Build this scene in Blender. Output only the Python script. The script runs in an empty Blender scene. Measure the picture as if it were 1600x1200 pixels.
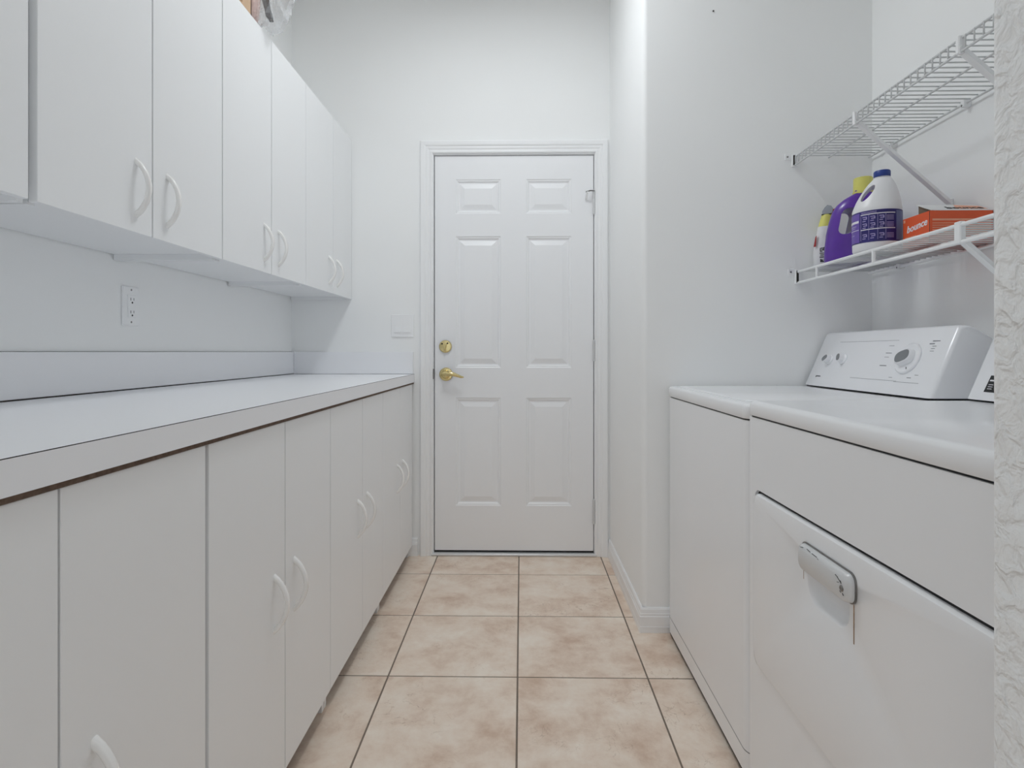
import bpy, bmesh, math, random
from mathutils import Vector, Matrix
random.seed(7)
S = bpy.context.scene
COL = S.collection

# ------------------------------------------------------------------ camera, world, lamp light, exposure
F_PX = 880.0
cam_d = bpy.data.cameras.new('camera'); cam = bpy.data.objects.new('camera', cam_d); COL.objects.link(cam)
cam_d.sensor_width = 36.0; cam_d.lens = 36.0 * F_PX / 1600.0
cam_d.shift_y = -50.0 / 1600.0
cam_d.clip_start = 0.02
cam.location = (0, 0, 1.03)
cam.rotation_euler = (math.radians(90), 0, math.radians(0.95))
S.camera = cam

W = bpy.data.worlds.new('world'); S.world = W; W.use_nodes = True
W.cycles.sampling_method = 'NONE'
W.node_tree.nodes['Background'].inputs[0].default_value = (0.90, 0.95, 1.0, 1)
W.node_tree.nodes['Background'].inputs[1].default_value = 0.82

LAMP = dict(x=-0.13, y=1.76, z=2.80, sx=0.30, sy=0.60, strength=17.2, color=(0.93, 0.972, 1.0))
S.cycles.max_bounces = 12; S.cycles.diffuse_bounces = 10; S.cycles.glossy_bounces = 3
S.cycles.caustics_reflective = False; S.cycles.caustics_refractive = False
S.view_settings.view_transform = 'Standard'
S.view_settings.look = 'None'
S.view_settings.gamma = 1.0
S.view_settings.use_curve_mapping = False
S.view_settings.exposure = 0.10

# ------------------------------------------------------------------ dimensions of the room (metres)
YB = 2.845      # wall with the door
XL = -1.168     # wall behind the cabinets
XR = 0.447      # wall beside the door
YN = 2.085      # far side of the laundry niche
XN = 1.285      # back of the laundry niche
YF = 0.553      # near side of the laundry niche
YK = -1.30      # wall behind the camera
ZC = 2.87       # ceiling

# ------------------------------------------------------------------ materials
def s2l(c):
    return tuple(((v / 255) / 12.92 if v / 255 <= 0.04045 else ((v / 255 + 0.055) / 1.055) ** 2.4) for v in c) + (1.0,)

def mat(name, rgb, rough=0.5, metal=0.0, coat=0.0, spec=0.5, bump=None, var=None, trans=0.0, emit=None, alpha=1.0):
    """rgb in sRGB 0-255. bump = (scale, distance, detail); var = (scale, amount)"""
    m = bpy.data.materials.new(name); m.use_nodes = True
    nt = m.node_tree; b = nt.nodes['Principled BSDF']
    c = s2l(rgb)
    b.inputs['Base Color'].default_value = c
    b.inputs['Roughness'].default_value = rough
    b.inputs['Metallic'].default_value = metal
    b.inputs['Coat Weight'].default_value = coat
    b.inputs['Coat Roughness'].default_value = 0.08
    b.inputs['Specular IOR Level'].default_value = spec
    b.inputs['Transmission Weight'].default_value = trans
    b.inputs['Alpha'].default_value = alpha
    geo = nt.nodes.new('ShaderNodeNewGeometry')
    if var:
        n = nt.nodes.new('ShaderNodeTexNoise'); n.inputs['Scale'].default_value = var[0]; n.inputs['Detail'].default_value = 1 if var[1] < .02 else 3
        nt.links.new(geo.outputs['Position'], n.inputs['Vector'])
        r = nt.nodes.new('ShaderNodeValToRGB')
        r.color_ramp.elements[0].position = 0.3; r.color_ramp.elements[1].position = 0.7
        r.color_ramp.elements[0].color = tuple(v * (1 - var[1]) for v in c[:3]) + (1,)
        r.color_ramp.elements[1].color = c
        nt.links.new(n.outputs[0], r.inputs[0]); nt.links.new(r.outputs[0], b.inputs['Base Color'])
    if bump and bump[1] >= .0001:
        n = nt.nodes.new('ShaderNodeTexNoise'); n.inputs['Scale'].default_value = bump[0]; n.inputs['Detail'].default_value = bump[2]
        nt.links.new(geo.outputs['Position'], n.inputs['Vector'])
        bp = nt.nodes.new('ShaderNodeBump'); bp.inputs['Distance'].default_value = bump[1]; bp.inputs['Strength'].default_value = 1.0
        nt.links.new(n.outputs[0], bp.inputs['Height']); nt.links.new(bp.outputs[0], b.inputs['Normal'])
    if emit:
        b.inputs['Emission Color'].default_value = tuple(emit[0]) + (1,); b.inputs['Emission Strength'].default_value = emit[1]
    return m

def wall_material(name, scale, dist):
    m = mat(name, (243, 244, 244), 0.9, spec=0.05)
    nt = m.node_tree; b = nt.nodes['Principled BSDF']
    geo = nt.nodes.new('ShaderNodeNewGeometry')
    # skip-trowel relief: flattened blobs with a few ridges
    n1 = nt.nodes.new('ShaderNodeTexNoise'); n1.inputs['Scale'].default_value = scale; n1.inputs['Detail'].default_value = 3; n1.inputs['Distortion'].default_value = 0.5
    nt.links.new(geo.outputs['Position'], n1.inputs['Vector'])
    r = nt.nodes.new('ShaderNodeValToRGB'); r.color_ramp.elements[0].position = 0.36; r.color_ramp.elements[1].position = 0.64
    nt.links.new(n1.outputs[0], r.inputs[0])
    n2 = nt.nodes.new('ShaderNodeTexNoise'); n2.inputs['Scale'].default_value = 300; n2.inputs['Detail'].default_value = 1
    nt.links.new(geo.outputs['Position'], n2.inputs['Vector'])
    mx = nt.nodes.new('ShaderNodeMath'); mx.operation = 'MULTIPLY_ADD'; mx.inputs[1].default_value = 0.18
    nt.links.new(n2.outputs[0], mx.inputs[0]); nt.links.new(r.outputs[0], mx.inputs[2])
    bp = nt.nodes.new('ShaderNodeBump'); bp.inputs['Distance'].default_value = dist; bp.inputs['Strength'].default_value = 0.8
    nt.links.new(mx.outputs[0], bp.inputs['Height']); nt.links.new(bp.outputs[0], b.inputs['Normal'])
    return m

def tile_material():
    m = bpy.data.materials.new('ceramic_tile'); m.use_nodes = True
    nt = m.node_tree; b = nt.nodes['Principled BSDF']; N = nt.nodes.new; L = nt.links.new
    geo = N('ShaderNodeNewGeometry'); oi = N('ShaderNodeObjectInfo')
    off = N('ShaderNodeVectorMath'); off.operation = 'SCALE'; off.inputs[0].default_value = (7, 11, 3); L(oi.outputs['Random'], off.inputs['Scale'])
    add = N('ShaderNodeVectorMath'); L(geo.outputs['Position'], add.inputs[0]); L(off.outputs[0], add.inputs[1])
    n1 = N('ShaderNodeTexNoise'); n1.inputs['Scale'].default_value = 6.5; n1.inputs['Detail'].default_value = 6; n1.inputs['Roughness'].default_value = 0.66; n1.inputs['Distortion'].default_value = 0.15
    L(add.outputs[0], n1.inputs['Vector'])
    r1 = N('ShaderNodeValToRGB'); e = r1.color_ramp.elements
    e[0].position = 0.30; e[0].color = s2l((212, 184, 162)); e[1].position = 0.66; e[1].color = s2l((246, 234, 220))
    x = e.new(0.5); x.color = s2l((237, 219, 202))
    L(n1.outputs[0], r1.inputs[0])
    # short veins
    n2 = N('ShaderNodeTexNoise'); n2.inputs['Scale'].default_value = 11; n2.inputs['Detail'].default_value = 5; n2.inputs['Distortion'].default_value = 2.2
    L(add.outputs[0], n2.inputs['Vector'])
    r2 = N('ShaderNodeValToRGB'); e = r2.color_ramp.elements
    e[0].position = 0.490; e[0].color = (1, 1, 1, 1); e[1].position = 0.510; e[1].color = (1, 1, 1, 1)
    x = e.new(0.5); x.color = (0.62, 0.54, 0.47, 1)
    L(n2.outputs[0], r2.inputs[0])
    n4 = N('ShaderNodeTexNoise'); n4.inputs['Scale'].default_value = 6; L(add.outputs[0], n4.inputs['Vector'])
    r4 = N('ShaderNodeValToRGB'); r4.color_ramp.elements[0].position = 0.5; r4.color_ramp.elements[1].position = 0.68
    L(n4.outputs[0], r4.inputs[0])
    mx = N('ShaderNodeMix'); mx.data_type = 'RGBA'; mx.blend_type = 'MULTIPLY'
    L(r4.outputs[0], mx.inputs['Factor']); L(r1.outputs[0], mx.inputs['A']); L(r2.outputs[0], mx.inputs['B'])
    L(mx.outputs['Result'], b.inputs['Base Color'])
    b.inputs['Roughness'].default_value = 0.42
    n3 = N('ShaderNodeTexNoise'); n3.inputs['Scale'].default_value = 45; n3.inputs['Detail'].default_value = 4
    L(add.outputs[0], n3.inputs['Vector'])
    bp = N('ShaderNodeBump'); bp.inputs['Distance'].default_value = 0.0024; bp.inputs['Strength'].default_value = 0.7
    L(n3.outputs[0], bp.inputs['Height']); L(bp.outputs[0], b.inputs['Normal'])
    return m

M = {}
M['wall'] = mat('wall_paint', (243, 244, 244), 0.9, spec=0.0, var=(2.5, 0.012))
M['wallrough'] = wall_material('rough_wall_paint', 52, 0.0036)
M['ceiling'] = mat('ceiling_paint', (240, 240, 238), 0.9, spec=0.0, var=(2.5, 0.012))
M['tile'] = tile_material()
M['grout'] = mat('grout', (134, 121, 109), 0.9, bump=(400, 0.0006, 2), var=(30, 0.15))
M['melamine'] = mat('white_melamine', (238, 239, 240), 0.38, bump=(900, 0.00004, 2))
M['handle'] = mat('white_plastic_handle', (243, 242, 240), 0.22)
M['laminate'] = mat('white_laminate', (240, 241, 244), 0.30, bump=(700, 0.00004, 2))
M['particle'] = mat('particleboard', (112, 92, 78), 0.9, bump=(300, 0.001, 4), var=(120, 0.4))
M['seam'] = mat('dark_seam_and_gap_shade', (58, 54, 52), 0.9, var=(40, 0.3))  # dark joints, and the painted shadow line above the backsplash
M['trim'] = mat('trim_gloss_paint', (241, 242, 243), 0.32, bump=(250, 0.00008, 2))
M['doorpaint'] = mat('door_satin_paint', (240, 241, 243), 0.36, bump=(300, 0.00006, 2))
M['brass'] = mat('polished_brass', (222, 205, 150), 0.18, metal=1.0, bump=(60, 0.0001, 2))
M['hinge'] = mat('painted_hinge', (214, 215, 216), 0.35, metal=0.15, bump=(200, 0.0001, 2))
M['steel'] = mat('dull_steel', (150, 148, 146), 0.35, metal=1.0, var=(80, 0.2))
M['dark'] = mat('dark_rubber_and_gap_shade', (22, 22, 24), 0.6, bump=(200, 0.0002, 2))  # rubber parts, and painted shade in the appliance gaps
M['enamel'] = mat('white_enamel', (239, 240, 242), 0.22, coat=0.0, bump=(120, 0.00005, 2))
M['console'] = mat('console_plastic', (239, 240, 243), 0.22, coat=0.2, bump=(500, 0.00003, 2))
M['knobgrey'] = mat('grey_knob_plastic', (128, 131, 134), 0.35, bump=(300, 0.00008, 2))
M['print'] = mat('grey_print', (120, 122, 128), 0.6, var=(200, 0.2))
M['printdark'] = mat('black_print', (26, 27, 30), 0.6, var=(200, 0.2))
M['printwhite'] = mat('white_print', (235, 233, 238), 0.5, var=(200, 0.1))
M['wire'] = mat('vinyl_coated_wire', (238, 239, 240), 0.35, bump=(300, 0.00005, 2))
M['wireshade'] = mat('shade_grey_wire', (206, 208, 209), 0.4, bump=(300, 0.00005, 2))  # greyed so the wires carry the shade of their undersides
M['plate'] = mat('white_switch_plastic', (241, 242, 243), 0.3, bump=(300, 0.00003, 2))
M['rust'] = mat('rust_stain', (176, 148, 120), 0.8, var=(90, 0.3))
M['purple'] = mat('purple_plastic', (92, 38, 165), 0.3, coat=0.3, var=(12, 0.25))
M['jugwhite'] = mat('white_jug_plastic', (232, 232, 234), 0.35, var=(15, 0.05))
M['capyellow'] = mat('yellow_cap_plastic', (226, 222, 118), 0.35, var=(20, 0.08))
M['capblue'] = mat('blue_cap_plastic', (36, 66, 150), 0.35, var=(20, 0.2))
M['labelnavy'] = mat('navy_label', (42, 34, 118), 0.35, var=(14, 0.45))
M['labelviolet'] = mat('violet_label', (112, 86, 178), 0.35, var=(14, 0.2))
M['labelpale'] = mat('pale_violet_print', (176, 164, 214), 0.4, var=(60, 0.2))
M['labelslate'] = mat('slate_label', (104, 112, 160), 0.4, var=(20, 0.2))
M['red'] = mat('red_plastic', (186, 40, 44), 0.35, var=(20, 0.2))
M['greyplastic'] = mat('clear_grey_plastic', (186, 192, 200), 0.25, trans=0.3, var=(40, 0.1))
M['orange'] = mat('orange_carton', (226, 92, 48), 0.5, var=(16, 0.1))
M['orangelight'] = mat('pale_orange_print', (236, 170, 140), 0.5, var=(60, 0.15))
M['cartoninside'] = mat('raw_carton_inside', (128, 112, 96), 0.8, var=(60, 0.15))
M['cartonwhite'] = mat('white_carton_print', (226, 226, 226), 0.5, var=(20, 0.08))
M['cardboard'] = mat('brown_cardboard', (206, 176, 146), 0.85, bump=(200, 0.0004, 3), var=(14, 0.12))
M['pink'] = mat('pink_fabric', (240, 214, 208), 0.8, bump=(80, 0.004, 3), var=(20, 0.2))
M['charcoal'] = mat('charcoal_fabric', (20, 20, 23), 0.7, bump=(90, 0.003, 4), var=(60, 0.5))
M['film'] = mat('clear_plastic_film', (244, 247, 250), 0.07, trans=0.0, alpha=0.30, bump=(30, 0.03, 6))
M['diffuser'] = mat('lit_acrylic_diffuser', (240, 240, 240), 0.4, emit=(LAMP['color'], LAMP['strength']))
M['lampbody'] = mat('lamp_housing', (235, 235, 235), 0.4, bump=(200, 0.0001, 2))

# ------------------------------------------------------------------ helpers
def link(o):
    COL.objects.link(o); return o

def tag(o, label, cat, group=None, kind=None):
    o['label'] = label; o['category'] = cat
    if group: o['group'] = group
    if kind: o['kind'] = kind
    return o

def thing(name, label, cat, loc=(0, 0, 0), rz=0.0, group=None, kind=None):
    o = link(bpy.data.objects.new(name, None)); o.empty_display_size = 0.05
    o.location = loc; o.rotation_euler = (0, 0, rz)
    return tag(o, label, cat, group, kind)

def fin(name, bm, m, parent=None, smooth=False, recalc=True, label=None):
    if recalc: bmesh.ops.recalc_face_normals(bm, faces=bm.faces)
    me = bpy.data.meshes.new(name); bm.to_mesh(me); bm.free()
    if isinstance(m, (list, tuple)):
        for k in m: me.materials.append(M[k])
    else:
        me.materials.append(M[m])
    if smooth:
        for p in me.polygons: p.use_smooth = True
    return put(name, me, parent, label)

def put(name, me, parent=None, label=None, loc=None):
    o = link(bpy.data.objects.new(name, me))
    if parent is not None:
        o.parent = parent
        o.matrix_parent_inverse = world_of(parent).inverted()
    if loc is not None: o.location = loc
    if label: o['label'] = label
    return o

def world_of(o):
    m = o.matrix_basis.copy()
    while o.parent is not None:
        m = o.parent.matrix_basis @ o.matrix_parent_inverse @ m if False else world_of(o.parent) @ o.matrix_parent_inverse @ m
        break
    return m

def local(o, parent):
    """o's vertices are in the parent's own frame"""
    o.parent = parent; o.matrix_parent_inverse = Matrix.Identity(4); return o

def autosmooth(o, ang=35):
    me = o.data
    for p in me.polygons: p.use_smooth = True
    me.set_sharp_from_angle(angle=math.radians(ang))
    return o

def box(bm, x0, x1, y0, y1, z0, z1, bevel=0.0, seg=1):
    r = bmesh.ops.create_cube(bm, size=1.0)
    vs = r['verts']
    for v in vs:
        v.co = Vector((x0 + (v.co.x + .5) * (x1 - x0), y0 + (v.co.y + .5) * (y1 - y0), z0 + (v.co.z + .5) * (z1 - z0)))
    if bevel:
        es = list({e for v in vs for e in v.link_edges})
        bmesh.ops.bevel(bm, geom=es, offset=bevel, segments=seg, profile=0.5, affect='EDGES')
    return bm

def B(*a, **k):
    return box(bmesh.new(), *a, **k)

def prism(bm, pts, axis, a, b):
    """extrude a closed 2-D outline along axis from a to b. axis 'x': pts=(y,z); 'y': pts=(x,z); 'z': pts=(x,y)"""
    def mk(p, t):
        return {'x': (t, p[0], p[1]), 'y': (p[0], t, p[1]), 'z': (p[0], p[1], t)}[axis]
    va = [bm.verts.new(mk(p, a)) for p in pts]; vb = [bm.verts.new(mk(p, b)) for p in pts]
    n = len(pts)
    fa = bm.faces.new(va); fb = bm.faces.new(vb[::-1])
    for i in range(n):
        bm.faces.new((va[i], vb[i], vb[(i + 1) % n], va[(i + 1) % n]))
    return fa, fb

def rrect(x0, x1, y0, y1, r, n=5, corners=(1, 1, 1, 1)):
    """rounded rectangle outline, corners order: (x1,y1),(x0,y1),(x0,y0),(x1,y0)"""
    out = []
    for k, (cx, cy, a0) in enumerate(((x1, y1, 0), (x0, y1, 90), (x0, y0, 180), (x1, y0, 270))):
        if not corners[k]:
            out.append((cx, cy)); continue
        ox = cx - r if k in (0, 3) else cx + r
        oy = cy - r if k in (0, 1) else cy + r
        for i in range(n + 1):
            a = math.radians(a0 + 90 * i / n); out.append((ox + r * math.cos(a), oy + r * math.sin(a)))
    return out

def tube(bm, pts, r, n=8, cap=True):
    pts = [Vector(p) for p in pts]; rings = []
    up = None
    for i, p in enumerate(pts):
        d = (pts[min(i + 1, len(pts) - 1)] - pts[max(i - 1, 0)]).normalized()
        if up is None:
            up = Vector((0, 0, 1)) if abs(d.z) < .9 else Vector((1, 0, 0))
        s = d.cross(up).normalized(); u = s.cross(d).normalized(); up = u
        rr = r[i] if isinstance(r, (list, tuple)) else r
        rings.append([bm.verts.new(p + s * rr * math.cos(2 * math.pi * k / n) + u * rr * math.sin(2 * math.pi * k / n)) for k in range(n)])
    for a, b in zip(rings, rings[1:]):
        for k in range(n): bm.faces.new((a[k], a[(k + 1) % n], b[(k + 1) % n], b[k]))
    if cap:
        bm.faces.new(rings[0][::-1]); bm.faces.new(rings[-1])
    return bm

def loft(bm, rings, cap=True):
    vr = [[bm.verts.new(p) for p in r] for r in rings]
    n = len(vr[0])
    for a, b in zip(vr, vr[1:]):
        for k in range(n): bm.faces.new((a[k], a[(k + 1) % n], b[(k + 1) % n], b[k]))
    if cap:
        bm.faces.new(vr[0][::-1]); bm.faces.new(vr[-1])
    return bm

def lathe(bm, prof, n=24, c=(0, 0)):
    return loft(bm, [[(c[0] + r * math.cos(2 * math.pi * k / n), c[1] + r * math.sin(2 * math.pi * k / n), z) for k in range(n)] for r, z in prof])

def sweep(bm, prof, path):
    """mitred sweep: each path item is a function mapping profile (u,t) to a point"""
    return loft(bm, [[fn(u, t) for u, t in prof] for fn in path])

def text_mesh(s, size, shear=0.0, depth=0.0004):
    cu = bpy.data.curves.new('lettering', 'FONT'); cu.body = s; cu.size = size; cu.shear = shear; cu.extrude = depth
    cu.align_x = 'CENTER'; cu.align_y = 'CENTER'; cu.offset = size * 0.02; cu.resolution_u = 3
    o = link(bpy.data.objects.new('lettering', cu))
    bpy.context.view_layer.update()
    me = bpy.data.meshes.new_from_object(o.evaluated_get(bpy.context.evaluated_depsgraph_get()))
    bpy.data.objects.remove(o); bpy.data.curves.remove(cu)
    return me

def frame_matrix(origin, right, up):
    r = Vector(right).normalized(); u = Vector(up).normalized(); n = r.cross(u)
    u = n.cross(r)
    return Matrix(((r.x, u.x, n.x, origin[0]), (r.y, u.y, n.y, origin[1]), (r.z, u.z, n.z, origin[2]), (0, 0, 0, 1)))

def text(name, s, size, m, parent, origin, right, up, shear=0.0):
    me = text_mesh(s, size, shear); me.transform(frame_matrix(origin, right, up))
    me.materials.clear(); me.materials.append(M[m])
    return local(put(name, me), parent)

def part(name, bm, m, parent, smooth=None, label=None):
    """part whose vertices are given in the parent thing's frame"""
    o = fin(name, bm, m, label=label)
    local(o, parent)
    if smooth: autosmooth(o, smooth)
    return o

# ------------------------------------------------------------------ the room
def structure(name, bm, m, label, cat, smooth=None):
    o = fin(name, bm, m); tag(o, label, cat, kind='structure')
    if smooth: autosmooth(o, smooth)
    return o

T = 0.4115; GX = -0.012; GY = 2.608; GAP = 0.0052
bm = bmesh.new(); box(bm, XL - .1, XN + .1, YK - .1, YB + .15, -0.12, -0.0014)
floor = structure('floor', bm, 'grout', 'beige stone-look ceramic tile floor with pale brown grout', 'floor')
def tile_mesh(w, d):
    return fin_mesh('tile', B(-w / 2, w / 2, -d / 2, d / 2, -0.009, 0.0, bevel=0.0010), 'tile')
def fin_mesh(name, bm, m):
    bmesh.ops.recalc_face_normals(bm, faces=bm.faces)
    me = bpy.data.meshes.new(name); bm.to_mesh(me); bm.free(); me.materials.append(M[m]); return me
cache = {}
for i in range(-4, 5):
    for j in range(-10, 2):
        x0 = GX + i * T + GAP / 2; x1 = GX + (i + 1) * T - GAP / 2
        y0 = GY + j * T + GAP / 2; y1 = GY + (j + 1) * T - GAP / 2
        xlim = XN if (y1 > YF and y0 < YN) else XR + 0.03
        x0 = max(x0, XL); x1 = min(x1, xlim); y0 = max(y0, YK); y1 = min(y1, YB + .06)
        if x1 - x0 < 0.012 or y1 - y0 < 0.012: continue
        key = (round(x1 - x0, 4), round(y1 - y0, 4))
        if key not in cache: cache[key] = tile_mesh(*key)
        t = put('tile', cache[key]); t.location = ((x0 + x1) / 2, (y0 + y1) / 2, 0); local(t, floor)

structure('ceiling', B(XL - .1, XN + .1, YK - .1, YB + .15, ZC, ZC + .1), 'ceiling', 'white painted ceiling above the laundry room', 'ceiling')
structure('wall_left', B(XL - .12, XL, YK - .1, YB + .15, -0.1, ZC), 'wall', 'white textured wall behind the long row of cabinets', 'wall')
# back wall with door opening
DX0, DX1, DZ1 = -0.457, 0.381, 2.040
bm = bmesh.new()
box(bm, XL, DX0, YB, YB + .12, -0.1, ZC); box(bm, DX1, XR + .1, YB, YB + .12, -0.1, ZC); box(bm, DX0, DX1, YB, YB + .12, DZ1, ZC)
structure('wall_back', bm, 'wall', 'white end wall around the panelled door', 'wall')
# right wall stub with bullnose corner
def bull(x0, x1, y0, y1, r, which):
    return rrect(x0, x1, y0, y1, r, 8, which)
bm = bmesh.new(); prism(bm, bull(XR, XN + .15, YN, YB + .12, 0.02, (0, 0, 1, 0)), 'z', -0.1, ZC)
structure('wall_right', bm, 'wall', 'white wall block with rounded corner between door and washer', 'wall', 30)
bm = bmesh.new(); prism(bm, bull(XR, XN + .15, YK - .1, YF, 0.02, (0, 1, 0, 0)), 'z', -0.1, ZC)
structure('wall_near', bm, 'wallrough', 'rough textured wall end at the right edge, nearest the viewer', 'wall', 30)
structure('wall_niche', B(XN, XN + .12, YF, YN, -0.1, ZC), 'wall', 'white wall behind washer, dryer and wire shelves', 'wall')
# wall behind the camera with a doorway
bm = bmesh.new()
box(bm, XL, -1.05, YK - .1, YK, -0.1, ZC); box(bm, 0.38, XR, YK - .1, YK, -0.1, ZC); box(bm, -1.05, 0.38, YK - .1, YK, 2.6, ZC)
structure('wall_front', bm, 'wall', 'white wall behind the viewer with an open doorway', 'wall')

# baseboards
BP = [(0, 0), (0.0135, 0), (0.0135, 0.022), (0.0125, 0.024), (0.0125, 0.058), (0.0105, 0.061), (0.0105, 0.068), (0.009, 0.070), (0.0075, 0.083), (0.004, 0.089), (0, 0.089)]
bm = bmesh.new()
sweep(bm, BP, [lambda t, z: (XR - t, YB, z + .0003), lambda t, z: (XR - t, YN - t, z + .0003), lambda t, z: (XN, YN - t, z + .0003)])
structure('baseboard_right', bm, 'trim', 'white stepped baseboard wrapping the wall corner beside the washer', 'baseboard', 20)
bm = bmesh.new()
sweep(bm, BP, [lambda t, z: (-0.62, YB - t, z + .0003), lambda t, z: (-0.524, YB - t, z + .0003)])
structure('baseboard_back', bm, 'trim', 'short white baseboard between base cabinets and door casing', 'baseboard', 20)

# door casing
CP = [(0.000, 0.000), (0.000, 0.007), (0.004, 0.010), (0.009, 0.010), (0.012, 0.0075), (0.018, 0.0075), (0.024, 0.011), (0.034, 0.011), (0.038, 0.0145), (0.046, 0.0165), (0.058, 0.0165), (0.062, 0.013), (0.062, 0.0)]
tr = thing('trim_1', 'white moulded casing around the panelled door', 'door casing', kind='structure')
ex0, ex1, ez = DX0 + 0.008, DX1 - 0.008, DZ1 - 0.006
part('casing_leg', sweep(bmesh.new(), CP, [lambda u, t: (ex0 - u, YB - t, 0.0005), lambda u, t: (ex0 - u, YB - t, ez + u)]), 'trim', tr, 20)
part('casing_leg', sweep(bmesh.new(), CP, [lambda u, t: (ex1 + u, YB - t, 0.0005), lambda u, t: (ex1 + u, YB - t, ez + u)]), 'trim', tr, 20)
part('casing_head', sweep(bmesh.new(), CP, [lambda u, t: (ex0 - u, YB - t, ez + u), lambda u, t: (ex1 + u, YB - t, ez + u)]), 'trim', tr, 20)
# jamb (lining of the opening) with stop
part('jamb', B(DX0, DX0 + .013, YB + .0005, YB + .12, 0.001, DZ1), 'trim', tr)
part('jamb', B(DX1 - .013, DX1, YB + .0005, YB + .12, 0.001, DZ1), 'trim', tr)
part('jamb', B(DX0 + .013, DX1 - .013, YB + .0005, YB + .12, DZ1 - .012, DZ1), 'trim', tr)
part('door_stop', B(DX0 + .013, DX1 - .013, YB + .058, YB + .075, DZ1 - .040, DZ1 - .012), 'trim', tr)
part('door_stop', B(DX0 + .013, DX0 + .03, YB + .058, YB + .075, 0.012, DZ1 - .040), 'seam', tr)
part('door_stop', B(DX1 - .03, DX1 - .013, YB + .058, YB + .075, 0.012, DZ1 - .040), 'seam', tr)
part('strike_plate', B(DX0 + .0095, DX0 + .0145, YB - .001, YB + .004, 0.893, 0.945, bevel=.001), 'steel', tr, label='dull steel strike plate')
part('threshold', B(DX0 + .0, DX1 - .0, YB - .012, YB + .1, 0.0005, 0.013, bevel=.003), 'hinge', tr, label='low metal threshold')

# ------------------------------------------------------------------ six-panel door
door = thing('door_1', 'white six-panel door with brass deadbolt and lever', 'door', kind='structure')
sx0, sx1, sz0, sz1, sy = DX0 + .0175, DX1 - .0165, 0.024, DZ1 - .015, YB + .010
bm = bmesh.new()
cols = [(-0.334, -0.104), (0.024, 0.254)]
rows = [(0.250, 0.798), (0.950, 1.617), (1.732, 1.906)]
xs = [sx0] + [v for c in cols for v in c] + [sx1]; zs = [sz0] + [v for r in rows for v in r] + [sz1]
vg = {(i, j): bm.verts.new((x, sy, z)) for i, x in enumerate(xs) for j, z in enumerate(zs)}
for i in range(len(xs) - 1):
    for j in range(len(zs) - 1):
        q = [vg[i, j], vg[i + 1, j], vg[i + 1, j + 1], vg[i, j + 1]]
        if i in (1, 3) and j in (1, 3, 5):
            prev = q; x0, x1, z0, z1 = xs[i], xs[i + 1], zs[j], zs[j + 1]
            for ins, dp in ((0.005, 0.0035), (0.009, 0.0035), (0.016, 0.010), (0.022, 0.010), (0.046, 0.0025), (0.050, 0.0025)):
                cur = [bm.verts.new((a, sy + dp, b)) for a, b in ((x0 + ins, z0 + ins), (x1 - ins, z0 + ins), (x1 - ins, z1 - ins), (x0 + ins, z1 - ins))]
                for k in range(4): bm.faces.new((prev[k], prev[(k + 1) % 4], cur[(k + 1) % 4], cur[k]))
                prev = cur
            bm.faces.new(prev)
        else:
            bm.faces.new(q)
be = [bm.verts.new((x, sy + .044, z)) for x, z in ((sx0, sz0), (sx1, sz0), (sx1, sz1), (sx0, sz1))]
bm.faces.new(be[::-1])
bot = [vg[i, 0] for i in range(len(xs))]; top = [vg[i, len(zs) - 1] for i in range(len(xs))]
lf = [vg[0, j] for j in range(len(zs))]; rg = [vg[len(xs) - 1, j] for j in range(len(zs))]
bm.faces.new(bot + [be[1], be[0]]); bm.faces.new(top + [be[2], be[3]]); bm.faces.new(lf + [be[3], be[0]]); bm.faces.new(rg + [be[2], be[1]])
part('door_slab', bm, 'doorpaint', door)
part('sweep', B(sx0, sx1, sy + .004, sy + .04, 0.0135, 0.0235), 'dark', door, label='dark weather strip under the door')
# hinges
for hz0, hz1 in ((1.725, 1.845), (0.985, 1.088), (0.165, 0.285)):
    hb = bmesh.new()
    n = 5 if hz0 < 0.5 else 3
    h = (hz1 - hz0) / n
    for k in range(n):
        lathe(hb, [(0.0, hz0 + k * h + .0004), (0.0062, hz0 + k * h + .0004), (0.0062, hz0 + (k + 1) * h - .0008), (0.0, hz0 + (k + 1) * h - .0008)], 12, (sx1 + .0017, YB + .0025))
    lathe(hb, [(0.0, hz0 - .004), (0.0035, hz0 - .003), (0.0035, hz1 + .003), (0.0, hz1 + .005)], 10, (sx1 + .0017, YB + .0025))
    part('hinge', hb, 'hinge', door, 40)
# hinge-pin stop
hb = bmesh.new(); tube(hb, [(sx1 + .002, YB - .004, 1.842), (sx1 - .02, YB - .02, 1.838), (sx1 - .042, YB - .032, 1.828)], 0.0032, 8)
hs = part('hinge_pin_stop', hb, 'steel', door, 40, label='small metal hinge-pin stop')
hb = bmesh.new(); tube(hb, [(sx1 - .036, YB - .032, 1.829), (sx1 - .038, YB + .006, 1.800)], 0.006, 10)
part('bumper', hb, 'plate', hs, 40)
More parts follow.
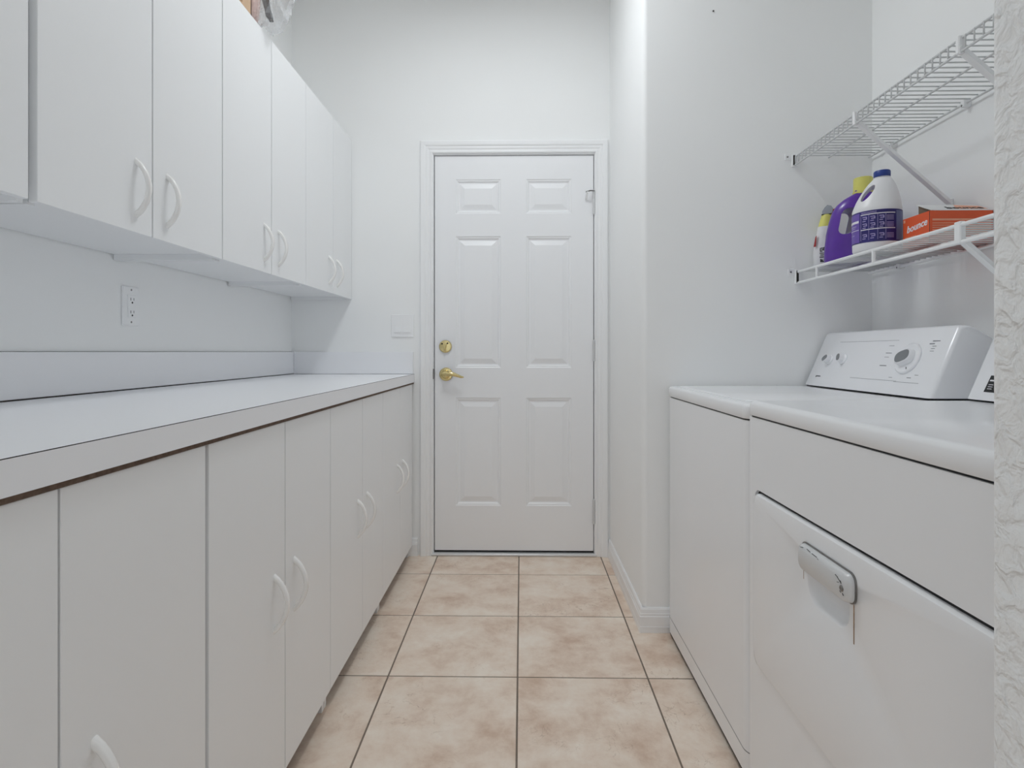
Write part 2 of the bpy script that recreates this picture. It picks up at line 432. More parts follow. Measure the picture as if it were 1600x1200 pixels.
# deadbolt
def disc_y(bm, cx, cz, prof, n=28):
    """lathe about the y axis: prof = (radius, y)"""
    return loft(bm, [[(cx + r * math.cos(2 * math.pi * k / n), y, cz + r * math.sin(2 * math.pi * k / n)) for k in range(n)] for r, y in prof])
cx, cz = -0.385, 1.058
dbp = part('deadbolt', disc_y(bmesh.new(), cx, cz, [(0.0, sy), (0.032, sy), (0.032, sy - .006), (0.027, sy - .012), (0.012, sy - .014), (0.0, sy - .014)]), 'brass', door, 30, label='round brass deadbolt')
b2 = bmesh.new(); box(b2, -.004, .004, -.012, .012, -.019, .019, bevel=.003, seg=2); b2.transform(Matrix.Translation((cx + .002, sy - .02, cz - .002)) @ Matrix.Rotation(math.radians(14), 4, 'Y'))
part('thumb_turn', b2, 'brass', dbp, 40)
b2 = bmesh.new()
for dx, dz in ((-.016, .014), (.012, .016)):
    disc_y(b2, cx + dx, cz + dz, [(0, sy - .0125), (.004, sy - .0125), (.004, sy - .0145), (0, sy - .0145)], 10)
part('screw', b2, 'dark', dbp)
cx, cz = -0.382, 0.917
lev = part('lever_handle', disc_y(bmesh.new(), cx, cz, [(0.0, sy), (0.034, sy), (0.034, sy - .005), (0.030, sy - .009), (0.022, sy - .010), (0.019, sy - .016), (0.012, sy - .018), (0.012, sy - .045), (0.0, sy - .047)]), 'brass', door, 30, label='brass lever handle on a round rosette')
b2 = bmesh.new(); tube(b2, [(cx - .012, sy - .046, cz + .003), (cx + .01, sy - .05, cz + .004), (cx + .035, sy - .052, cz + .004), (cx + .06, sy - .05, cz - .004), (cx + .082, sy - .048, cz - .012), (cx + .094, sy - .046, cz - .013)], [.009, .0125, .011, .0085, .006, .003], 12)
part('lever', b2, 'brass', lev, 60)

# ------------------------------------------------------------------ cabinets
def handle_bm(x, y, z):
    """bow pull standing off +x from a door at x, centred y, z"""
    outer = []; inner = []; n = 14
    for k in range(n + 1):
        t = -1 + 2 * k / n
        outer.append((x + 0.0335 * (1 - t * t) ** 0.85 if abs(t) < 1 else x, z + t * 0.067))
    for k in range(n + 1):
        t = 1 - 2 * k / n
        inner.append((x + 0.0235 * (1 - t * t) ** 0.8 if abs(t) < 1 else x, z + t * 0.0515))
    bm = bmesh.new(); w0, w1 = y - .0062, y + .0062
    rings = []
    for k in range(n + 1):
        o = outer[k]; i = inner[n - k]
        mx, mz = (o[0] + i[0]) / 2, (o[1] + i[1]) / 2
        hx, hz = (o[0] - i[0]) / 2, (o[1] - i[1]) / 2
        ring = []
        for a in range(10):
            an = 2 * math.pi * a / 10 + math.pi / 10
            c, s = math.cos(an), math.sin(an)
            c = math.copysign(abs(c) ** .7, c); s = math.copysign(abs(s) ** .7, s)
            ring.append((mx + hx * c, y + .0068 * s, mz + hz * c))
        rings.append(ring)
    return loft(bm, rings)

def cabinet_door(root, xf, y0, y1, z0, z1, hy, hz):
    d = part('door', B(xf - .017, xf, y0, y1, z0, z1, bevel=.0009), 'melamine', root)
    part('handle', handle_bm(xf, hy, hz), 'handle', d, 50)
    return d

# upper units
UX = -0.860; UZ0, UZ1 = 1.297, 2.103
ub = [0.365, 0.985, 1.607, 2.235, YB - .0015]
usplit = [0.674, 1.300, 1.926, 2.56]
ulab = ['white wall cabinet cut by the left edge of the picture',
        'large white wall cabinet above the power outlet',
        'third white wall cabinet from the left, below the plastic bag',
        'white wall cabinet against the door wall']
for k in range(4):
    a, b = ub[k] + .0020, ub[k + 1] - .0020
    if k == 0: b -= 0.004
    r = thing('wall_cabinet', ulab[k], 'cabinet', (0, 0, 0), 0, 'row of upper wall cabinets')
    xb, xf = XL + .004, UX - .019
    bm = bmesh.new()
    box(bm, xb, xf, a, a + .016, UZ0 - .004, UZ1 - .001); box(bm, xb, xf, b - .016, b, UZ0 - .004, UZ1 - .001)
    box(bm, xb, xf, a + .016, b - .016, UZ0 + .012, UZ0 + .028); box(bm, xb, xf, a + .016, b - .016, UZ1 - .017, UZ1 - .001)
    box(bm, xb, xb + .004, a + .016, b - .016, UZ0 + .028, UZ1 - .017)
    part('body', bm, 'melamine', r)
    part('shelf_board', B(xb + .004, xf - .02, a + .016, b - .016, 1.69, 1.706), 'melamine', r)
    s = usplit[k]; g = .0022
    e1 = b - (0.010 if k == 0 else 0)
    cabinet_door(r, UX, a, s - g, UZ0, UZ1, s - .055, 1.3965)
    cabinet_door(r, UX, s + g, e1, UZ0, UZ1, s + .055, 1.3965)

# base units
BX = -0.550; BZ0, BZ1 = 0.056, 0.868
bb = [0.352, 0.978, 1.614, 2.230, YB - .016]
bsplit = [0.662, 1.303, 1.944, 2.545]
blab = ['white base cabinet nearest the viewer at lower left',
        'white base cabinet second from the near end of the counter',
        'white base cabinet second from the door wall',
        'white base cabinet beside the door casing']
for k in range(4):
    a, b = bb[k] + .0019, bb[k + 1] - .0019
    r = thing('base_cabinet', blab[k], 'cabinet', (0, 0, 0), 0, 'row of base cabinets under the counter')
    xb, xf = XL + .001, BX - .019
    bm = bmesh.new()
    for p, q in ((a, a + .016), (b - .016, b)):
        box(bm, xb, xf, p, q, 0.0005, BZ1)
    part('bottom_board', B(xb, xf, a + .016, b - .016, 0.085, 0.101), 'particle', r, label='underside board browned to deepen the floor shade')  # brown chosen to darken the floor strip below the doors
    box(bm, xb, xb + .004, a + .016, b - .016, .101, BZ1)
    box(bm, xf - .08, xf, a + .016, b - .016, BZ1 - .016, BZ1)
    part('body', bm, 'melamine', r)
    part('shelf_board', B(xb + .004, xf - .02, a + .016, b - .016, 0.47, 0.486), 'melamine', r)
    s = bsplit[k]; g = .0019
    e0, e1 = a + (0.003 if k == 1 else 0), b - (0.004 if k == 0 else 0)
    if k == 0:
        cabinet_door(r, BX, e0, s - g, BZ0, BZ1, s - .055, .468)
        cabinet_door(r, BX, s + g, e1, BZ0, BZ1, s + .055, .468)
    else:
        cabinet_door(r, BX, e0, s - g, BZ0, BZ1, s - .056, .468)
        cabinet_door(r, BX, s + g, e1, BZ0, BZ1, s + .054, .468)

# worktop
ct = thing('countertop', 'white laminate counter with low backsplash over the base cabinets', 'countertop')
CX = -0.541; CZ = 0.9185
part('slab', B(XL + .001, CX - .0015, 0.345, YB - .001, CZ - .038, CZ, bevel=.0004), 'laminate', ct)
part('front_edge', B(CX - .0015, CX, 0.345, YB - .001, CZ - .0415, CZ - .0012), 'laminate', ct)
part('edge_seam', B(CX - .0015, CX - .0001, 0.345, YB - .001, CZ - .0012, CZ - .0002), 'seam', ct, label='thin dark seam along the counter edge')
part('build_up_strip', B(CX - .05, CX - .004, 0.345, YB - .001, BZ1 + .001, CZ - .038), 'particle', ct, label='raw brown strip under the counter edge')
part('backsplash', B(XL + .002, XL + .017, 0.345, YB - .001, CZ + .003, 1.030, bevel=.0008), 'laminate', ct)
part('backsplash', B(XL + .018, CX - .006, YB - .016, YB - .001, CZ + .0015, 1.030, bevel=.0008), 'laminate', ct)
bm = bmesh.new(); tube(bm, [(XL + .0165, y, CZ + .0012) for y in (0.346, 1.2, 2.0, YB - .017)], [.0026, .0022, .0014, .0008], 6)
part('caulk_gap', bm, 'seam', ct, label='dark gap between backsplash and counter')
bm = bmesh.new(); box(bm, XL + .0003, XL + .0022, 0.345, YB - .001, 1.0285, 1.0308)
part('wall_gap_shade', bm, 'seam', ct, label='thin dark strip painting the shadow gap on top of the backsplash')  # dark strip painted as the shadow between backsplash and wall

# ------------------------------------------------------------------ outlet and switch
ol = thing('power_outlet', 'white square-faced power outlet on the wall above the counter', 'outlet')
oy, oz = 1.660, 1.166
part('wall_plate', B(XL + .0002, XL + .0055, oy - .036, oy + .036, oz - .058, oz + .058, bevel=.0018, seg=2), 'plate', ol)
rc = part('receptacle', B(XL + .0045, XL + .0085, oy - .0165, oy + .0165, oz - .0335, oz + .0335, bevel=.001), 'plate', ol)
for dz in (.017, -.021):
    part('socket_slot', B(XL + .0083, XL + .0088, oy - .0075, oy - .0055, oz + dz, oz + dz + .008), 'printdark', rc)
    part('socket_slot', B(XL + .0083, XL + .0088, oy + .0055, oy + .0072, oz + dz + .001, oz + dz + .008), 'printdark', rc)
    bm = bmesh.new(); prism(bm, [(oy + .003 * math.cos(t), oz + dz - .006 + .003 * math.sin(t)) for t in [2 * math.pi * i / 10 for i in range(10)]], 'x', XL + .0083, XL + .0089)
    part('ground_hole', bm, 'printdark', rc)
for dz in (.049, -.047):
    bm = bmesh.new(); prism(bm, [(oy + .003 * math.cos(t), oz + dz + .003 * math.sin(t)) for t in [2 * math.pi * i / 12 for i in range(12)]], 'x', XL + .005, XL + .0062)
    part('screw', bm, 'steel', ol)
sw = thing('light_switch', 'white double rocker switch on the wall beside the door', 'switch')
wx, wz = -0.601, 1.163
part('wall_plate', B(wx - .057, wx + .057, YB - .0055, YB - .0002, wz - .057, wz + .057, bevel=.0018, seg=2), 'plate', sw)
for dx in (-.0235, .0235):
    bm = bmesh.new(); prism(bm, [(YB - .0050, wz - .033), (YB - .0105, wz - .033), (YB - .0075, wz), (YB - .0065, wz + .033), (YB - .0050, wz + .033)], 'x', wx + dx - .0165, wx + dx + .0165)
    part('rocker', bm, 'plate', sw)

# ------------------------------------------------------------------ wire shelves
def wire_shelf(label, z, x0, x1, y0, y1, lip, wr, rr, posts, braces, clips, sparse):
    r = thing('wire_shelf', label, 'shelf', (0, 0, 0), 0, 'wire shelves in the laundry niche')
    sp = 0.0254; n = int((y1 - y0) / sp)
    bm = bmesh.new()
    if sparse:
        pts = [(x0, 0, 0), (x1, 0, 0)]
    else:
        pts = [(x1, 0, 0), (x0 + .004, 0, 0), (x0 + .0008, 0, -.001), (x0, 0, -.005), (x0, 0, -lip)]
    tube(bm, pts, wr, 6)
    me = fin_mesh('wire', bm, 'wireshade')
    for p in me.polygons: p.use_smooth = True
    for k in range(n):
        w = put('wire', me); w.location = (0, y1 - .012 - k * sp, z); local(w, r)
    ya, yb = y0 + .004, y1 - .003
    def rail(pts, rad): part('rail', tube(bmesh.new(), pts, rad, 8), 'wire' if sparse else 'wireshade', r, 60)
    rail([(x0 + (.0 if sparse else .003), ya, z - wr - .0), (x0 + (.0 if sparse else .003), yb, z - wr)], rr)
    rail([(x0, ya, z - lip), (x0, yb, z - lip)], rr)
    rail([((x0 + x1) / 2 - .01, ya, z - wr - rr), ((x0 + x1) / 2 - .01, yb, z - wr - rr)], rr * .9)
    rail([(x1, ya, z - wr - rr), (x1, yb, z - wr - rr)], rr)
    for y in posts:
        part('lip_post', tube(bmesh.new(), [(x0, y, z - lip), (x0, y, z)], rr * 1.05, 8), 'wire', r, 60)
    for y in braces:
        # diagonal channel from front lip to the wall
        zt = z - lip + .012; zw = z - 0.272; L = math.hypot(x1 - x0, zt - zw)
        d = Vector((XN - .006 - (x0 - .002), 0, zw - zt)); nrm = Vector((-d.z, 0, d.x)).normalized()
        bm = bmesh.new()
        p0 = Vector((x0 - .002, y, zt)); p1 = p0 + d
        w = .0085; t = .0045
        loft(bm, [[p + Vector((0, -w, 0)) + nrm * t, p + Vector((0, w, 0)) + nrm * t, p + Vector((0, w, 0)) - nrm * t, p + Vector((0, -w, 0)) - nrm * t] for p in (p0, p1)])
        br = part('brace', bm, 'wire', r)
        hw = .010 if sparse else .0055
        part('hook', B(x0 - .006, x0 + .008, y - hw, y + hw, z - lip - .004, z + (.006 if sparse else .004), bevel=.002), 'wire', br)
        part('wall_foot', B(XN - .008, XN - .0003, y - .010, y + .010, zw - .03, zw + .012, bevel=.002), 'wire', br)
    for y in clips:
        bm = bmesh.new(); box(bm, x1 - .010, XN - .0003, y - .008, y + .008, z - .016, z + .006, bevel=.003, seg=2)
        c = part('wall_clip', bm, 'wire', r)
        bm = bmesh.new(); prism(bm, [(y + .003 * math.cos(t), z - .011 + .003 * math.sin(t)) for t in [2 * math.pi * i / 10 for i in range(10)]], 'x', x1 - .0105, x1 - .008)
        part('screw', bm, 'steel', c)
    eb = part('end_bracket', B(x0 - .010, x0 + .012, y1 - .010, y1 - .0003, z - lip - .006, z + .006, bevel=.002), 'wire', r)
    part('bracket_slot', B(x0 - .0065, x0 + .001, y1 - .0115, y1 - .0095, z - lip, z + .002), 'seam', eb)
    part('bracket_tab', B(x0 - .034, x0 - .010, y1 - .004, y1 - .0003, z - .014, z + .010, bevel=.0015), 'wire', eb)
    bm = bmesh.new(); disc_y(bm, x0 - .024, z - .002, [(0, y1 - .004), (.0035, y1 - .004), (.003, y1 - .0055), (0, y1 - .0058)], 10)
    part('screw', bm, 'steel', eb, 40)
    return r
wire_shelf('upper white wire shelf in the niche, with nothing on it', 1.747, 1.000, 1.272, YF + .002, YN, 0.034, 0.0019, 0.0031, [], [1.704, 1.302], [1.953, 1.636, 1.15], False)
wire_shelf('lower white wire shelf holding detergent bottles and orange box', 1.325, 1.012, 1.272, YF + .002, YN, 0.042, 0.0021, 0.0050, [1.945, 1.635, 1.322, 1.02], [1.318], [1.915, 1.50, 1.10], True)

# ------------------------------------------------------------------ washer and dryer
WX = 0.535
def rounded_body(y0, y1, z0, z1, xf, xb, r, near_round=True, far_round=True):
    bm = bmesh.new()
    prism(bm, rrect(xf, xb, y0, y1, r, 8, (0, 1 if far_round else 0, 1 if near_round else 0, 0)), 'z', z0, z1)
    return bm

def console(root, y0, y1, zb):
    prof = [(1.030, zb), (1.107, zb + .180), (1.113, zb + .1855), (1.122, zb + .187), (1.150, zb + .183), (1.205, zb + .150), (1.205, zb)]
    bm = bmesh.new()
    rings = []
    for y, ins in ((y0, .012), (y0 + .004, .005), (y0 + .012, 0.0), (y1 - .006, 0.0), (y1, .004)):
        ring = []
        cxm, czm = 1.12, zb + .08
        for (x, z) in prof:
            dx = ins if x < 1.1 else (ins * .5 if x < 1.13 else -ins * .3)
            dz = -ins * .5 if z > zb + .05 else 0
            ring.append((x + dx, y, z + dz))
        rings.append(ring)
    loft(bm, rings)
    c = part('console', bm, 'console', root, 40)
    part('console_base', B(1.036, 1.20, y0 + .01, y1 - .004, zb - .004, zb + .001), 'dark', root, label='dark gap under the console')
    return c

def on_console(y, s, zb, off=0.0):
    """point on the slanted console face, s metres up the slope from its lower edge"""
    d = Vector((.077, 0, .180)).normalized(); n = Vector((-.180, 0, .077)).normalized()
    p = Vector((1.030, y, zb)) + d * s + n * off
    return p, d, n

def knob(parent, y, s, zb, rad, hub, ang, name):
    p, d, n = on_console(y, s, zb)
    mt = frame_matrix(p, (0, -1, 0), d)
    bm = bmesh.new(); lathe(bm, [(0, 0.0), (rad, 0.0), (rad, .004), (rad - .003, .0065), (0, .0065)], 32); bm.transform(mt)
    k = part(name, bm, 'console', parent, 30)
    bm = bmesh.new()
    rot = Matrix.Rotation(ang, 4, 'Z')
    def ov(a, b, z): return [(a * math.copysign(abs(math.cos(t)) ** .75, math.cos(t)), b * math.copysign(abs(math.sin(t)) ** .75, math.sin(t)), z) for t in [2 * math.pi * i / 28 for i in range(28)]]
    loft(bm, [ov(hub, hub * .72, .006), ov(hub * .95, hub * .66, .018), ov(hub * .88, hub * .58, .021)]); bm.transform(mt @ rot)
    part('grip', bm, 'console', k, 35)
    bm = bmesh.new(); loft(bm, [ov(hub * .86, hub * .56, .0205), ov(hub * .82, hub * .52, .0218)]); bm.transform(mt @ rot)
    part('grip_face', bm, 'knobgrey', k, 35)
    return k

def bars(bm, zb, items):
    for y, s, w, h in items:
        p, d, n = on_console(y, s, zb, .0)
        mt = frame_matrix(p, (0, -1, 0), d)
        b2 = bmesh.new(); box(b2, -w / 2, w / 2, -h / 2, h / 2, -.0006, .0004)
        b2.transform(mt); me = bpy.data.meshes.new('t'); b2.to_mesh(me); b2.free(); bm.from_mesh(me); bpy.data.meshes.remove(me)

wa = thing('washing_machine', 'white top-load washing machine between wall corner and dryer', 'washing machine')
wy0, wy1 = 1.336, 2.070
part('body', rounded_body(wy0, wy1, 0.022, 0.8665, WX, 1.20, 0.034, True, True), 'enamel', wa, 30)
part('kick_seam', rounded_body(wy0 - .0003, wy1 + .0003, 0.074, 0.0765, WX - .0004, 1.19, 0.034), 'knobgrey', wa, 30)
part('top_gap', rounded_body(wy0 + .004, wy1 - .004, 0.8665, 0.8705, WX + .004, 1.19, 0.032), 'dark', wa)
def top_deck(y0, y1, z0, z1, xf, xb, r, e=.008, far=True):
    bm = bmesh.new(); rings = []
    for z, ins in ((z0, .0015), (z0 + .002, 0), (z1 - e, 0), (z1 - e * .35, e * .3), (z1, e)):
        rings.append([(x, y, z) for x, y in rrect(xf + ins, xb - ins, y0 + ins, y1 - ins, r, 6, (1, 1, 1, 1))])
    return loft(bm, rings)
part('top_panel', top_deck(wy0, wy1, 0.8705, 0.906, WX - .003, 1.205, 0.034), 'enamel', wa, 50)
bm = bmesh.new(); rings = []
for z, ins in ((0.9055, 0), (0.9085, 0.0), (0.9105, .004)):
    rings.append([(x, y, z) for x, y in rrect(WX + .02 + ins, 0.985 - ins, wy0 + .06 + ins, wy1 - .06 - ins, .03, 6)])
loft(bm, rings); part('lid', bm, 'enamel', wa, 50)
for fx in (.60, 1.14):
    for fy in (wy0 + .06, wy1 - .06):
        bm = bmesh.new(); lathe(bm, [(0, 0.0005), (.02, 0.0005), (.018, .012), (.008, .014), (.008, .022), (0, .022)], 12, (fx, fy)); part('foot', bm, 'dark', wa, 40)
part('base_gap_shade', B(WX + .006, 1.19, wy0 + .02, wy1 - .01, .006, .0218), 'dark', wa)  # dark block added to paint the shade under the washer
wzb = 0.912
wc = console(wa, 1.440, wy1 - .004, wzb)
knob(wc, 1.968, .098, wzb, .0185, .0165, math.radians(35), 'knob')
knob(wc, 1.888, .102, wzb, .0185, .0150, math.radians(120), 'knob')
kd = knob(wc, 1.578, .108, wzb, .046, .031, math.radians(20), 'dial')
p, d, n = on_console(1.578, .108, wzb, .0066)
bm = bmesh.new(); box(bm, -.001, .001, -.038, -.031, 0, .0006); bm.transform(frame_matrix(p, (0, -1, 0), d) @ Matrix.Rotation(.5, 4, 'Z')); part('pointer', bm, 'printdark', kd)
bm = bmesh.new()
bars(bm, wzb, [(1.672, .125, .026, .0016), (1.674, .085, .030, .0022), (1.672, .148, .022, .0009), (1.674, .112, .02, .0009), (1.500, .160, .026, .0022), (1.512, .152, .018, .0026), (1.500, .145, .014, .0014), (1.502, .138, .014, .0012), (1.502, .131, .014, .0010), (1.545, .052, .016, .0016), (1.52, .061, .014, .001), (1.62, .050, .014, .001), (1.70, .040, .22, .0008), (1.55, .038, .10, .0008), (1.80, .165, .3, .0006)])
part('printing', bm, 'print', wc)
bm = bmesh.new(); bars(bm, wzb, [(2.012, .035, .004, .0062), (1.998, .0365, .026, .0030)])
part('logo', bm, 'printdark', wc)

dr = thing('clothes_dryer', 'white front-load dryer with wide square door, nearest the viewer', 'dryer')
dy0, dy1 = 0.585, 1.328
bm = rounded_body(dy0, dy1, 0.022, 0.8795, WX + .030, 1.20, 0.004)
part('body', bm, 'enamel', dr, 30)
# front panel with the door opening
ox0, ox1, oz0, oz1 = dy0 + .020, 1.300, 0.322, 0.718
outl = [(dy0, 0.022), (dy1, 0.022), (dy1, 0.8795), (dy0, 0.8795)]
inn = rrect(ox0, ox1, oz0, oz1, .022, 6)
bm = bmesh.new()
def ring_prism(bm, outer_n, inner, xa, xb_):
    """frame between a rectangle and a rounded rectangle, thickness xa..xb_"""
    y0, y1, z0, z1 = outer_n
    m = len(inner); q = m // 4
    for X in (xa, xb_):
        iv = [bm.verts.new((X, a, b)) for a, b in inner]
        cv = [bm.verts.new((X, a, b)) for a, b in ((y1, z1), (y0, z1), (y0, z0), (y1, z0))]
        for c in range(4):
            for i in range(q - 1): bm.faces.new((cv[c], iv[c * q + i], iv[c * q + i + 1]))
            bm.faces.new((cv[c], iv[c * q + q - 1], iv[((c + 1) * q) % m], cv[(c + 1) % 4]))
        if X == xa: ia, ca = iv, cv
        else: ib, cb = iv, cv
    for i in range(m): bm.faces.new((ia[i], ia[(i + 1) % m], ib[(i + 1) % m], ib[i]))
    for i in range(4): bm.faces.new((ca[i], ca[(i + 1) % 4], cb[(i + 1) % 4], cb[i]))
ring_prism(bm, (dy0, dy1, 0.022, 0.8795), inn, WX, WX + .0302)
part('front_panel', bm, 'enamel', dr)
bm = bmesh.new(); ring_prism(bm, (ox0 - .001, ox1 + .001, oz0 - .001, oz1 + .001), rrect(ox0 + .016, ox1 - .016, oz0 + .016, oz1 - .016, .014, 6), WX + .0068, WX + .012)
part('door_gap_shade', bm, 'dark', dr, label='dark ring painting the gap shade around the dryer door')  # dark ring added so the door gap reads as shaded
# door
g = .0038
bm = bmesh.new(); rings = []
for x, ins in ((WX + .0065, 0), (WX - .001, 0), (WX - .0055, .003), (WX - .007, .009)):
    rings.append([(x, y, z) for y, z in rrect(ox0 + g + ins, ox1 - g - ins, oz0 + g * .7 + ins, oz1 - g * 1.9 - ins, .021, 6)])
# door face carries a scooped finger pocket: leave the face as a ring around the pocket
loft(bm, rings, cap=False)
bmesh.ops.recalc_face_normals(bm, faces=bm.faces)
py0, py1, pz0, pz1 = 0.914, 1.050, 0.572, 0.664
bm.verts.ensure_lookup_table()
xf = WX - .007
outer = rings[-1]
m_ = len(outer); q_ = m_ // 4
ov = [v for v in bm.verts if abs(v.co.x - xf) < 1e-6]
ov = [min(ov, key=lambda v: (v.co - Vector(p)).length) for p in outer]
pk = rrect(py0, py1, pz0, pz1, .036, 6)
prev = [bm.verts.new((xf, a, b)) for a, b in pk]
for i in range(m_): bm.faces.new((ov[i], ov[(i + 1) % m_], prev[(i + 1) % m_], prev[i]))
for ins, dp in ((.003, .0015), (.008, .008), (.014, .015), (.022, .018)):
    cur = [bm.verts.new((xf + dp, a, b)) for a, b in rrect(py0 + ins, py1 - ins, pz0 + ins, pz1 - ins * .5, max(.036 - ins, .003), 6)]
    for i in range(m_): bm.faces.new((prev[i], prev[(i + 1) % m_], cur[(i + 1) % m_], cur[i]))
    prev = cur
bm.faces.new(prev)
dd = part('door', bm, 'enamel', dr, 40)
bm = bmesh.new(); rings = []
for x, ins in ((xf - .0003, .0), (xf - .004, 0), (xf - .011, .003), (xf - .0145, .010)):
    rings.append([(x, y, z) for y, z in rrect(0.897 + ins, 1.064 - ins, 0.629 + ins * .4, 0.676 - ins, .014, 6, (1, 1, 1, 1))])
loft(bm, rings)
hd = part('handle', bm, 'hinge', dd, 45, label='worn silver-white handle with peeling finish')
part('handle_edge', loft(bmesh.new(), [[(x, y, z) for y, z in rrect(0.8945, 1.066, 0.6275, 0.6785, .015, 6)] for x in (xf - .0001, xf - .0022)]), 'steel', hd)
bm = bmesh.new(); loft(bm, [[(xf - x, 0.912 + r * math.cos(t), 0.651 + r * math.sin(t)) for t in [2 * math.pi * i / 14 for i in range(14)]] for r, x in ((.0055, .008), (.0055, .0148), (.0035, .0163), (.0018, .0155))])
part('screw', bm, 'steel', hd, 40)
bm = bmesh.new()
for (a, b, w, h, an) in ((.919, .662, .012, .0008, .5), (.922, .657, .006, .0007, -.3), (.914, .660, .005, .0012, 1.0), (.926, .6655, .008, .0007, .2), (1.0, .672, .016, .0007, .05), (1.02, .6735, .012, .0006, .1), (1.045, .671, .010, .0006, -.25), (.985, .669, .010, .0006, .2), (.908, .643, .004, .0009, .8), (.915, .6445, .004, .0008, .4)):
    b2 = bmesh.new(); box(b2, -.0005, .0005, -w / 2, w / 2, -h / 2, h / 2)
    b2.transform(Matrix.Translation((xf - (.0147 if b < .667 else .0125), a, b)) @ Matrix.Rotation(an, 4, 'X'))
    me = bpy.data.meshes.new('t'); b2.to_mesh(me); b2.free(); bm.from_mesh(me); bpy.data.meshes.remove(me)
part('scratch', bm, 'printdark', hd, label='dark scratches where the finish has peeled')
part('rust_streak', B(xf - .0005, xf + .0008, .9018, .9040, .566, .628), 'rust', dd, label='thin brown rust streak below the handle')
part('rust_streak', B(xf - .0004, xf + .0008, 1.0612, 1.0625, .606, .627), 'rust', dd, label='short faint rust streak')
part('top_gap', B(WX + .004, 1.19, dy0 + .004, dy1 - .003, 0.8795, 0.8835), 'dark', dr)
part('top_panel', top_deck(dy0, dy1, 0.8835, 0.9175, WX - .003, 1.205, 0.010, e=.010), 'enamel', dr, 50)
for fx in (.60, 1.14):
    for fy in (dy0 + .06, dy1 - .06):
        bm = bmesh.new(); lathe(bm, [(0, 0.0005), (.02, 0.0005), (.018, .012), (.008, .014), (.008, .022), (0, .022)], 12, (fx, fy)); part('foot', bm, 'dark', dr, 40)
part('base_gap_shade', B(WX + .036, 1.19, dy0 + .01, dy1 - .01, .006, .0218), 'dark', dr)  # painted shade below the dryer, an added dark block
dzb = 0.922
dc = console(dr, dy0 + .01, dy1 - .006, dzb)
p, d, n = on_console(1.264, .040, dzb)
bm = bmesh.new(); prism(bm, [(-.018, -.02), (.017, -.02), (.020, .02), (-.016, .02)], 'z', -.0004, .0005); bm.transform(frame_matrix(p, (0, -1, 0), d))
lb = part('rating_label', bm, 'printdark', dc, label='small black label with white lines')
bm = bmesh.new(); bars(bm, dzb, [(1.264, .048, .026, .0036), (1.270, .038, .012, .0014), (1.270, .033, .012, .0014), (1.270, .028, .012, .0014)])
for v in bm.verts: v.co += n * .0004
part('label_print', bm, 'printwhite', lb)
knob(dc, 0.80, .105, dzb, .046, .031, 0.3, 'dial')

# ------------------------------------------------------------------ things on the lower shelf
DECK = 1.325 + .0024
RX = Vector((.846, -.533))
def super_ring(cx, cy, z, a, b, e=1.0, n=32):
    out = []
    for i in range(n):
        t = 2 * math.pi * i / n; c, s = math.cos(t), math.sin(t)
        out.append((cx + a * math.copysign(abs(c) ** e, c), cy + b * math.copysign(abs(s) ** e, s), z))
    return out
def cut(o, cutters, smooth=40):
    """boolean the cutter meshes away and keep the result as o's own mesh"""
    tmp = []
    for bm in cutters:
        bmesh.ops.recalc_face_normals(bm, faces=bm.faces)
        me = bpy.data.meshes.new('cutter'); bm.to_mesh(me); bm.free()
        c = link(bpy.data.objects.new('cutter', me)); tmp.append(c)
        md = o.modifiers.new('b', 'BOOLEAN'); md.operation = 'DIFFERENCE'; md.object = c; md.solver = 'EXACT'
    par = o.parent; o.parent = None
    mw = [c.matrix_world.copy() for c in tmp]
    bpy.context.view_layer.update()
    me = bpy.data.meshes.new_from_object(o.evaluated_get(bpy.context.evaluated_depsgraph_get()))
    o.modifiers.clear(); o.data = me
    o.parent = par; o.matrix_parent_inverse = Matrix.Identity(4)
    for c in tmp: bpy.data.objects.remove(c)
    autosmooth(o, smooth)

def shell(bm, r, t0, t1, z0, z1, n=10, c=(0, 0), th=.0006):
    """curved patch on a cylinder; angles in degrees measured from the camera-facing side, + to the right"""
    ro = r + th; A = []; Bv = []
    for i in range(n + 1):
        t = math.radians(-90 + t0 + (t1 - t0) * i / n)
        A.append(((c[0] + ro * math.cos(t), c[1] + ro * math.sin(t)), (c[0] + (r - .001) * math.cos(t), c[1] + (r - .001) * math.sin(t))))
    rings = [[(o[0], o[1], z0), (o[0], o[1], z1), (i_[0], i_[1], z1), (i_[0], i_[1], z0)] for o, i_ in A]
    return loft(bm, rings)

# bleach-type jug: local x = image right, -y = towards the viewer
bj = thing('bleach_jug', 'white plastic jug with blue cap and dark blue-violet label', 'jug', (1.082, 1.733, DECK), math.atan2(-.533, .846), 'cleaning bottles on the lower shelf')
bm = bmesh.new(); R = .0645
prof = [(.0, .052, 0, 0), (.003, .060, 0, 0), (.010, .064, 0, 0), (.030, R, 0, 0), (.126, R, 0, 0), (.132, R + .0005, 0, 0), (.138, R - .001, 0, 0), (.160, .058, .003, 0), (.180, .0505, .006, 0), (.200, .0415, .009, 0), (.215, .033, .0115, 0), (.224, .026, .013, 0), (.229, .0215, .0135, 0), (.236, .0205, .0135, 0)]
loft(bm, [super_ring(c, 0, z, r, r * (.94 if z < .14 else .90)) for z, r, c, _ in prof])
jb = part('body', bm, 'jugwhite', bj)
hole = bmesh.new()
prism(hole, [(-.0225 + .0098 * math.cos(t) * math.cos(-.62) - .029 * math.sin(t) * math.sin(-.62), .181 + .0098 * math.cos(t) * math.sin(-.62) + .029 * math.sin(t) * math.cos(-.62)) for t in [2 * math.pi * i / 20 for i in range(20)]], 'y', -.1, .1)
cut(jb, [hole], 45)
